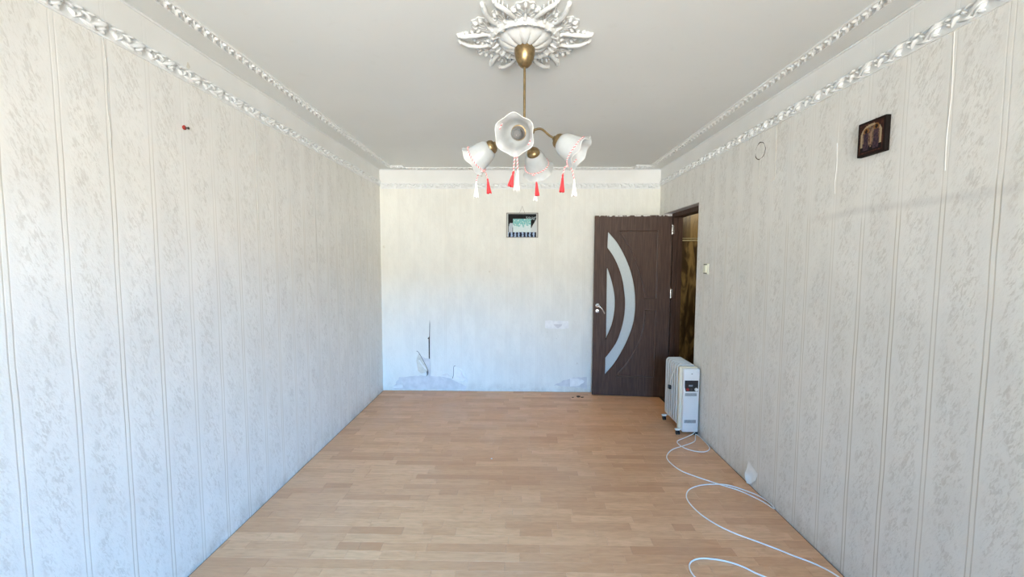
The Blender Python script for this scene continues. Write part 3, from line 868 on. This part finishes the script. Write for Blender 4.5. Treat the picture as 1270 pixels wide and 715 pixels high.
cp = [(1.545, 3.50, .045), (1.535, 3.47, .02), (1.443, 3.425, 0), (1.341, 3.345, 0), (1.348, 3.24, 0), (1.41, 3.175, 0), (1.494, 3.166, 0), (1.560, 3.231, 0), (1.574, 3.36, 0), (1.566, 3.46, .004), (1.550, 3.47, .010), (1.530, 3.43, .006),
      (1.485, 3.347, 0), (1.354, 3.255, .004), (1.243, 3.195, 0), (1.160, 3.084, 0), (1.148, 2.982, 0), (1.183, 2.865, 0), (1.248, 2.794, 0), (1.325, 2.728, 0), (1.40, 2.669, 0), (1.462, 2.622, 0), (1.51, 2.56, 0), (1.552, 2.49, 0), (1.575, 2.42, 0),
      (1.580, 2.46, .007), (1.560, 2.545, .004), (1.513, 2.609, .002), (1.428, 2.672, .004), (1.35, 2.690, 0), (1.241, 2.675, 0), (1.145, 2.624, 0), (1.092, 2.548, 0), (1.079, 2.464, 0), (1.099, 2.355, 0), (1.146, 2.263, 0), (1.209, 2.191, 0), (1.293, 2.127, 0), (1.369, 2.068, 0), (1.426, 2.018, 0), (1.495, 1.964, 0), (1.545, 1.89, 0),
      (1.555, 1.80, 0), (1.50, 1.74, 0), (1.38, 1.76, 0), (1.26, 1.83, 0), (1.169, 1.891, 0), (1.127, 1.932, 0), (1.078, 1.963, 0), (1.011, 1.984, 0), (.936, 1.989, 0), (.876, 1.964, 0), (.850, 1.915, 0), (.860, 1.85, 0), (.93, 1.74, 0), (1.06, 1.62, 0), (1.25, 1.50, 0), (1.42, 1.40, 0)]
bm = bmesh.new(); tube(bm, smooth_path([HL(a, b, c + .0046) for a, b, c in cp], 5), .0036, 8)
cord = obj('power_cord', bm, M_cord, ht, smooth=True)
bm = bmesh.new(); px, py = 1.43 - 1.49, 1.395 - 3.66
box(bm, px - .010, px + .035, py - .012, py + .012, .001, .022, .005, 2)
for s in (-1, 1): tube(bm, [(px + .033, py + s * .0095 * .8, .012), (px + .052, py + s * .0095 * .8, .012)], .002, 8)
obj('plug', bm, M_cord, cord, smooth=True, ang=40)

# ------------------------------------------------------------------ prints
def print_grid(name, w, h, nx, ny, fn, M, parent, mat):
    bm = bmesh.new(); cl = bm.loops.layers.color.new('print')
    vs = [[bm.verts.new(M @ Vector((w * i / nx, h * j / ny, 0))) for i in range(nx + 1)] for j in range(ny + 1)]
    for j in range(ny):
        for i in range(nx):
            f = bm.faces.new((vs[j][i], vs[j][i + 1], vs[j + 1][i + 1], vs[j + 1][i]))
            c = fn((i + .5) / nx, (j + .5) / ny)
            for l in f.loops: l[cl] = (*c, 1)
    return link(name, mesh_from(bm, name), parent, mat)
# picture on the back wall
fx0_, fx1_, fz0, fz1 = -.145, .213, 1.785, 2.064
pic = empty('framed_picture', ((fx0_ + fx1_) / 2, YB, (fz0 + fz1) / 2))
tag(pic, 'small silver-framed picture hanging on a string on the back wall', 'picture')
W_, H_ = fx1_ - fx0_, fz1 - fz0
bm = bmesh.new(); t_ = .007
for a in ((-W_ / 2, W_ / 2, H_ / 2 - t_, H_ / 2), (-W_ / 2, W_ / 2, -H_ / 2, -H_ / 2 + t_), (-W_ / 2, -W_ / 2 + t_, -H_ / 2, H_ / 2), (W_ / 2 - t_, W_ / 2, -H_ / 2, H_ / 2)):
    box(bm, a[0], a[1], -.022, -.003, a[2], a[3], .003, 2)
box(bm, -W_ / 2 + .003, W_ / 2 - .003, -.006, -.001, -H_ / 2 + .003, H_ / 2 - .003)
obj('frame', bm, M_silver, pic, smooth=True, ang=40)
def picfn(u, v):
    n = noise.noise(Vector((u * 14, v * 14, 3.1))); n2 = noise.noise(Vector((u * 30, v * 24, 9.1)))
    if u < .035 or u > .97 or v > .975: return (.80, .80, .78)
    c = (.018, .022, .028)
    if v > .88: c = (.06, .075, .085)
    # pale figures at both sides
    if u < .24 and v < .58 and (u - .15) ** 2 / .006 + (v - .50) ** 2 / .012 < 1 or (.06 < u < .17 and v < .45): c = (.70, .74, .78)
    if u > .76 and v < .30 + .55 * (u - .76) / .24 + .05 * n: c = (.78, .80, .80)
    if .60 < u and v > .72 and v < .86 and n2 > -.1: c = (.5, .55, .56)
    if v < .20:
        c = (.62, .70, .82) if math.sin(u * 52) + n2 > .1 else (.05, .08, .17)
    # bright window reflection painted into the middle of the print
    if .20 < u < .79 and .20 < v < .77:
        c = (.80, .86, .86)
        if v > .48 + .12 * n + .1 * abs(u - .5): c = (.52 + .25 * n2, .74 + .1 * n2, .72)
        if n2 > .35: c = (.85, .88, .88)
    if (u - .42) ** 2 / .012 + (v - .84) ** 2 / .006 < 1: c = (.012, .012, .015)
    return tuple(max(0, x) for x in c)
K = Matrix(((1, 0, 0, -W_ / 2 + t_), (0, 0, 1, -.0085), (0, 1, 0, -H_ / 2 + t_), (0, 0, 0, 1)))
print_grid('picture_print', W_ - 2 * t_, H_ - 2 * t_, 56, 44, picfn, K, pic, M_print)
bm = bmesh.new()
tube(bm, [(-.032, -.010, H_ / 2 - .002), (.0, -.006, H_ / 2 + .070), (.030, -.010, H_ / 2 - .002)], .0022, 6)
obj('hanging_string', bm, M_string, pic)
bm = bmesh.new(); tube(bm, [(0, .0, H_ / 2 + .070), (0, -.012, H_ / 2 + .071)], .003, 8); obj('nail', bm, M_silver, pic)

# icon on the right wall
iy0, iy1, iz0, iz1, ith = 1.802, 1.945, 1.998, 2.150, .022
ic = empty('wall_icon', (XR, (iy0 + iy1) / 2, (iz0 + iz1) / 2))
tag(ic, 'small dark wooden icon of two robed figures under an arch, on the right wall', 'icon')
bm = bmesh.new(); hw, hh = (iy1 - iy0) / 2, (iz1 - iz0) / 2
box(bm, -ith, 0, -hw, hw, -hh, hh, .003, 2); obj('wooden_block', bm, M_iconwood, ic, smooth=True, ang=40)
def icfn(u, v):
    n = noise.noise(Vector((u * 18, v * 18, 5.5)))
    edge = min(u, 1 - u, v, 1 - v)
    c = (.20, .095, .072) if n > -.2 else (.30, .17, .12)
    if edge < .05: return (.11, .055, .042)
    arch = (abs(u - .5) < .40 and .22 < v < .60) or ((u - .5) ** 2 / .16 + (v - .60) ** 2 / .10 < 1 and v >= .60)
    inner_ = (abs(u - .5) < .33 and .22 < v < .60) or ((u - .5) ** 2 / .109 + (v - .60) ** 2 / .062 < 1 and v >= .60)
    if arch: c = (.66, .58, .46)
    if inner_: c = (.38, .29, .24) if n < .15 else (.52, .43, .34)
    if v < .24 and edge > .09: c = (.05, .02, .03)
    for cx, hc in ((.31, .72), (.69, .78)):
        if (u - cx) ** 2 / .0115 + (v - hc) ** 2 / .010 < 1: c = (.50, .34, .18)
        if (u - cx) ** 2 / .0030 + (v - hc) ** 2 / .0042 < 1: c = (.09, .045, .03)
        if abs(u - cx) < .075 + .065 * (hc - v) and .13 < v < hc - .07: c = (.19, .145, .20) if (n > 0) ^ (cx > .5) else (.28, .20, .23)
    if abs(u - .5) < .03 and .2 < v < .72 and n > -.1: c = (.60, .46, .36)
    return c
g0 = .004
K = Matrix(((0, 0, -1, -ith - .0005), (-1, 0, 0, hw - g0), (0, 1, 0, -hh + g0), (0, 0, 0, 1)))
print_grid('icon_print', 2 * hw - 2 * g0, 2 * hh - 2 * g0, 40, 44, icfn, K, ic, M_print)
bm = bmesh.new(); tube(bm, [(-.004, -.006, hh), (-.004, 0, hh + .008), (-.004, .006, hh)], .0014, 6); obj('hanging_loop', bm, M_string, ic)

# ------------------------------------------------------------------ light switch
sw = empty('light_switch', (XR, 3.455, 1.458)); tag(sw, 'small cream light switch on the right wall beside the doorway', 'switch')
bm = bmesh.new(); box(bm, -.012, 0, -.042, .042, -.045, .045, .004, 2); obj('plate', bm, M_cream_sw, sw, smooth=True, ang=40)
bm = bmesh.new(); box(bm, -.022, -.010, -.026, .026, -.032, .032, .004, 2); obj('rocker', bm, M_cream_sw, sw, smooth=True, ang=40)
for z0, z1 in ((.033, .040), (-.041, -.034)):
    bm = bmesh.new(); box(bm, -.0128, -.011, -.028, .034, z0, z1); obj('grimy_edge', bm, M_grime, sw)

# round junction box cover
jb = empty('junction_box_cover', (XR, 2.752, 2.248)); tag(jb, 'round papered junction box cover with dark gap around it, high on right wall', 'junction box')
XM = Matrix.Rotation(R(-90), 4, 'Y')
bm = bmesh.new(); lathe(bm, [(.001, .003), (.050, .003), (.051, .002), (.051, 0)], M=XM, n=40); obj('cover', bm, M_wr, jb, smooth=True, ang=40)
bm = bmesh.new()
def ringfr(a, r, z, i):
    k = 1 + .05 * math.sin(3 * a + 1) + .03 * math.sin(7 * a)
    return (r * k if i in (2,) else r), z
lathe(bm, [(.0505, .0), (.0505, .0012), (.0565, .0012), (.0565, 0)], M=XM, n=48, fr=ringfr); obj('gap_ring', bm, M_grime, jb)

# ------------------------------------------------------------------ wall damage and small things on the walls
WB = Matrix(((1, 0, 0, 0), (0, 0, -1, YB), (0, 1, 0, 0), (0, 0, 0, 1)))        # (x, z) polygons on the back wall
def wb_patch(name, pts, t0, t1, mat, jag=.006, sub=3):
    P = []
    n = len(pts)
    for i in range(n):
        a, b = Vector((*pts[i], 0)), Vector((*pts[(i + 1) % n], 0))
        k = max(1, int((b - a).length / .03))
        for s in range(k):
            q = a.lerp(b, s / k)
            P.append((q.x + random.uniform(-jag, jag), max(.012, q.y + random.uniform(-jag, jag))))
    bm = bmesh.new(); poly_prism(bm, P, t0, t1, WB)
    bmesh.ops.triangulate(bm, faces=[f for f in bm.faces if len(f.verts) > 4])
    return obj(name, bm, mat, wall_back)
wb_patch('bare_plaster', [(-1.47, .012), (-1.43, .10), (-1.40, .155), (-1.30, .165), (-1.21, .172), (-1.15, .178), (-1.07, .172), (-1.03, .170), (-.86, .170), (-.80, .150), (-.737, .110), (-.66, .075), (-.60, .055), (-.62, .012)], 0, .0007, M_plaster)
wb_patch('bare_plaster', [(-1.17, .435), (-1.09, .385), (-1.033, .375), (-1.030, .172), (-1.075, .175), (-1.06, .24)], 0, .0009, M_plaster, .004)
wb_patch('bare_plaster', [(.40, .70 + .09), (.50, .795), (.495, .775), (.455, .745), (.43, .765)], 0, .0014, M_plaster, .004)
wb_patch('paper_patch', [(.30, .835), (.57, .83), (.575, .750), (.50, .735), (.31, .745)], 0, .0009, M_paper, .004)
wb_patch('bare_plaster', [(.405, .075), (.52, .13), (.64, .165), (.79, .180), (.80, .03), (.70, .05), (.55, .055)], 0, .0006, M_plaster, .006)
bm = bmesh.new()     # the long split in the seam
poly_prism(bm, [(-1.034, .62), (-1.030, .78), (-1.033, .84), (-1.037, .78), (-1.041, .64), (-1.060, .618), (-1.058, .612), (-1.050, .610), (-1.050, .38), (-1.036, .375)], 0, .0012, WB)
obj('seam_split', bm, M_grime, wall_back)
def flap(parent, base, dirs, nx, ny, mat, lift, name='torn_paper'):
    """curled sheet: base point, (edge vector, free vector, outward vector); lift curls it off the wall"""
    bm = bmesh.new(); e, f, o_ = [Vector(d) for d in dirs]; b0 = Vector(base); g_ = []
    for th in (0, .0006):
        rows = []
        for j in range(ny + 1):
            t = j / ny; row = []
            for i in range(nx + 1):
                s = i / nx
                tap = 1 - .35 * t * abs(2 * s - 1) + .06 * math.sin(7 * s + 3 * t)
                p = b0 + e * (s + (0.5 - s) * (1 - tap) * .8) + f * (t * tap) + o_ * (lift * t ** 1.6 * (1 + .4 * math.sin(5 * s)) + .0012 + th)
                row.append(bm.verts.new(p))
            rows.append(row)
        for a, b in zip(rows, rows[1:]):
            for i in range(nx): bm.faces.new((a[i], a[i + 1], b[i + 1], b[i]))
        g_.append(rows)
    A_, B_ = g_
    for j in range(ny):
        bm.faces.new((A_[j][0], A_[j + 1][0], B_[j + 1][0], B_[j][0])); bm.faces.new((A_[j][nx], B_[j][nx], B_[j + 1][nx], A_[j + 1][nx]))
    for i in range(nx):
        bm.faces.new((A_[0][i], B_[0][i], B_[0][i + 1], A_[0][i + 1])); bm.faces.new((A_[ny][i], A_[ny][i + 1], B_[ny][i + 1], B_[ny][i]))
    return obj(name, bm, mat, parent, smooth=True, ang=60)
OUT = (0, -1, 0)
flap(wall_back, (-1.165, YB, .445), ((.105, 0, -.20), (-.055, 0, -.10), OUT), 6, 6, M_paper_back, .030)['label'] = 'beige backing of curled torn wallpaper'
flap(wall_back, (-1.075, YB, .20), ((-.13, 0, .045), (-.01, 0, .14), OUT), 6, 5, M_paper, .012)
flap(wall_back, (-.765, YB, .285), ((.0, 0, -.15), (.16, 0, -.055), OUT), 6, 7, M_paper, .035)['label'] = 'pale curled strip of torn wallpaper'
flap(wall_back, (-.755, YB, .29), ((.09, 0, -.03), (.11, 0, -.17), OUT), 6, 7, M_paper, .020)
flap(wall_back, (-1.47, YB, .02), ((.11, 0, .01), (.015, 0, .075), OUT), 5, 5, M_paper, .020)
flap(wall_back, (-.90, YB, .168), ((.10, 0, -.02), (.01, 0, .05), OUT), 5, 4, M_paper, .012)
flap(wall_back, (.60, YB, .06), ((.0, 0, .10), (.17, 0, .01), OUT), 5, 5, M_paper, .010)
for pts in ([(-1.19, .468), (-1.157, .437), (-1.06, .24), (-1.078, .172)], [(-.735, .295), (-.757, .283), (-.760, .19), (-.775, .145)]):
    bm = bmesh.new(); tube(bm, smooth_path([(p[0], YB - .003, p[1]) for p in pts], 5), .0028, 5); obj('paper_tear_edge', bm, M_grime, wall_back)
for x, z, r in ((-1.554, 1.674, .016), (-.336, 1.397, .013), (.33, .70, .006), (.44, .625, .006), (.68, .335, .010), (-.67, 1.40, .006), (.02, .68, .005)):
    bm = bmesh.new(); P = [(x + r * math.cos(a) * random.uniform(.6, 1.1), z + r * math.sin(a) * random.uniform(.6, 1.2)) for a in [q * PI / 5 for q in range(10)]]
    poly_prism(bm, P, 0, .0012, WB); obj('chip', bm, M_paper_back, wall_back)
# right wall: lifted rectangle of paper under the moulding, torn flap near the floor
WRM = Matrix(((0, 0, -1, XR), (1, 0, 0, 0), (0, 1, 0, 0), (0, 0, 0, 1)))
bm = bmesh.new(); poly_prism(bm, [(2.590, 2.36), (2.585, 2.03), (2.82, 2.035), (2.93, 2.36)], 0, .0010, WRM); obj('paper_patch', bm, M_wr, wall_right)
bm = bmesh.new(); tube(bm, [(XR - .001, 2.590, 2.36), (XR - .0012, 2.583, 2.03), (XR - .001, 2.62, 2.025)], .0016, 5); tube(bm, [(XR - .001, 2.752, 2.196), (XR - .001, 2.750, 2.0)], .0014, 5)
obj('paper_crack', bm, M_paper_back, wall_right)
# open white seams between two sheets
for y, z0, z1 in ((1.388 + .1763, 1.86, 2.36), (1.388 + .1763 * 4, 1.86, 2.11)):
    bm = bmesh.new(); tube(bm, [(XR - .0003, y + .003 * math.sin(k), z0 + (z1 - z0) * k / 8) for k in range(9)], .0016, 5); obj('open_seam', bm, M_paper, wall_right)
flap(wall_right, (XR, 2.735, .15), ((0, -.115, -.03), (0, .015, -.12), (-1, 0, 0)), 6, 6, M_paper, .022)['label'] = 'white torn flap of wallpaper low on the wall'
# left wall seams
for y, z0, z1 in ((1.2277 + .1763 * 2, 1.95, 2.36), (1.2277 + .1763 * 7, 1.7, 2.36), (4.109, 2.26, 2.36), (1.2277 + .1763 * 11, 1.5, 2.34)):
    bm = bmesh.new(); tube(bm, [(XL + .0003, y + .004 * math.sin(k * 1.3), z0 + (z1 - z0) * k / 8) for k in range(9)], .0015, 5); obj('open_seam', bm, M_seam, wall_left)
nl = empty('wall_nail', (XL, 1.937, 2.143)); tag(nl, 'small nail with a red plastic collar high on the left wall', 'nail')
bm = bmesh.new(); tube(bm, [(0, 0, 0), (.022, 0, -.003)], .003, 8); lathe(bm, [(.001, 0), (.006, 0), (.006, .002), (.001, .003)], M=Matrix.Translation((.022, 0, -.003)) @ Matrix.Rotation(R(90), 4, 'Y'), n=12); obj('shank', bm, M_socket, nl)
bm = bmesh.new(); lathe(bm, [(.010, 0), (.011, .004), (.005, .009), (.0035, .009)], M=Matrix.Rotation(R(90), 4, 'Y'), n=14); obj('collar', bm, M_redp, nl)
# plaster crack marks on the left painted band
bm = bmesh.new(); P = [(1.98 + .012 * math.cos(a) * random.uniform(.5, 1.2), 2.445 + .018 * math.sin(a) * random.uniform(.6, 1.2)) for a in [q * PI / 5 for q in range(10)]]
poly_prism(bm, P, 0, .0012, Matrix(((0, 0, 1, XL), (1, 0, 0, 0), (0, 1, 0, 0), (0, 0, 0, 1)))); obj('chip', bm, M_paper_back, wall_left)

# ------------------------------------------------------------------ crumbs on the floor
def crumb(loc, sx, sy, sz, mat, label, nm='debris_chip'):
    bm = bmesh.new(); bmesh.ops.create_icosphere(bm, subdivisions=1, radius=1)
    for v in bm.verts: v.co = Vector((v.co.x * sx * random.uniform(.6, 1.2), v.co.y * sy * random.uniform(.6, 1.2), max(0, v.co.z * sz * random.uniform(.6, 1.2) + sz * .5)))
    o = obj(nm, bm, mat, None, loc=loc, smooth=False); tag(o, label, 'debris')
crumb((.672, 4.462, 0), .028, .022, .012, M_crumb, 'largest dark crumb of debris on the floor near the door corner')
crumb((.715, 4.445, 0), .020, .012, .008, M_crumb, 'flat dark crumb right of the largest one, beside the door')
crumb((.607, 4.440, 0), .018, .008, .006, M_crumb, 'thin dark sliver of debris left of the largest floor crumb')
crumb((-.205, 3.015, 0), .007, .006, .004, M_paper, 'tiny white paper scrap in the middle of the laminate floor', 'paper_scrap')
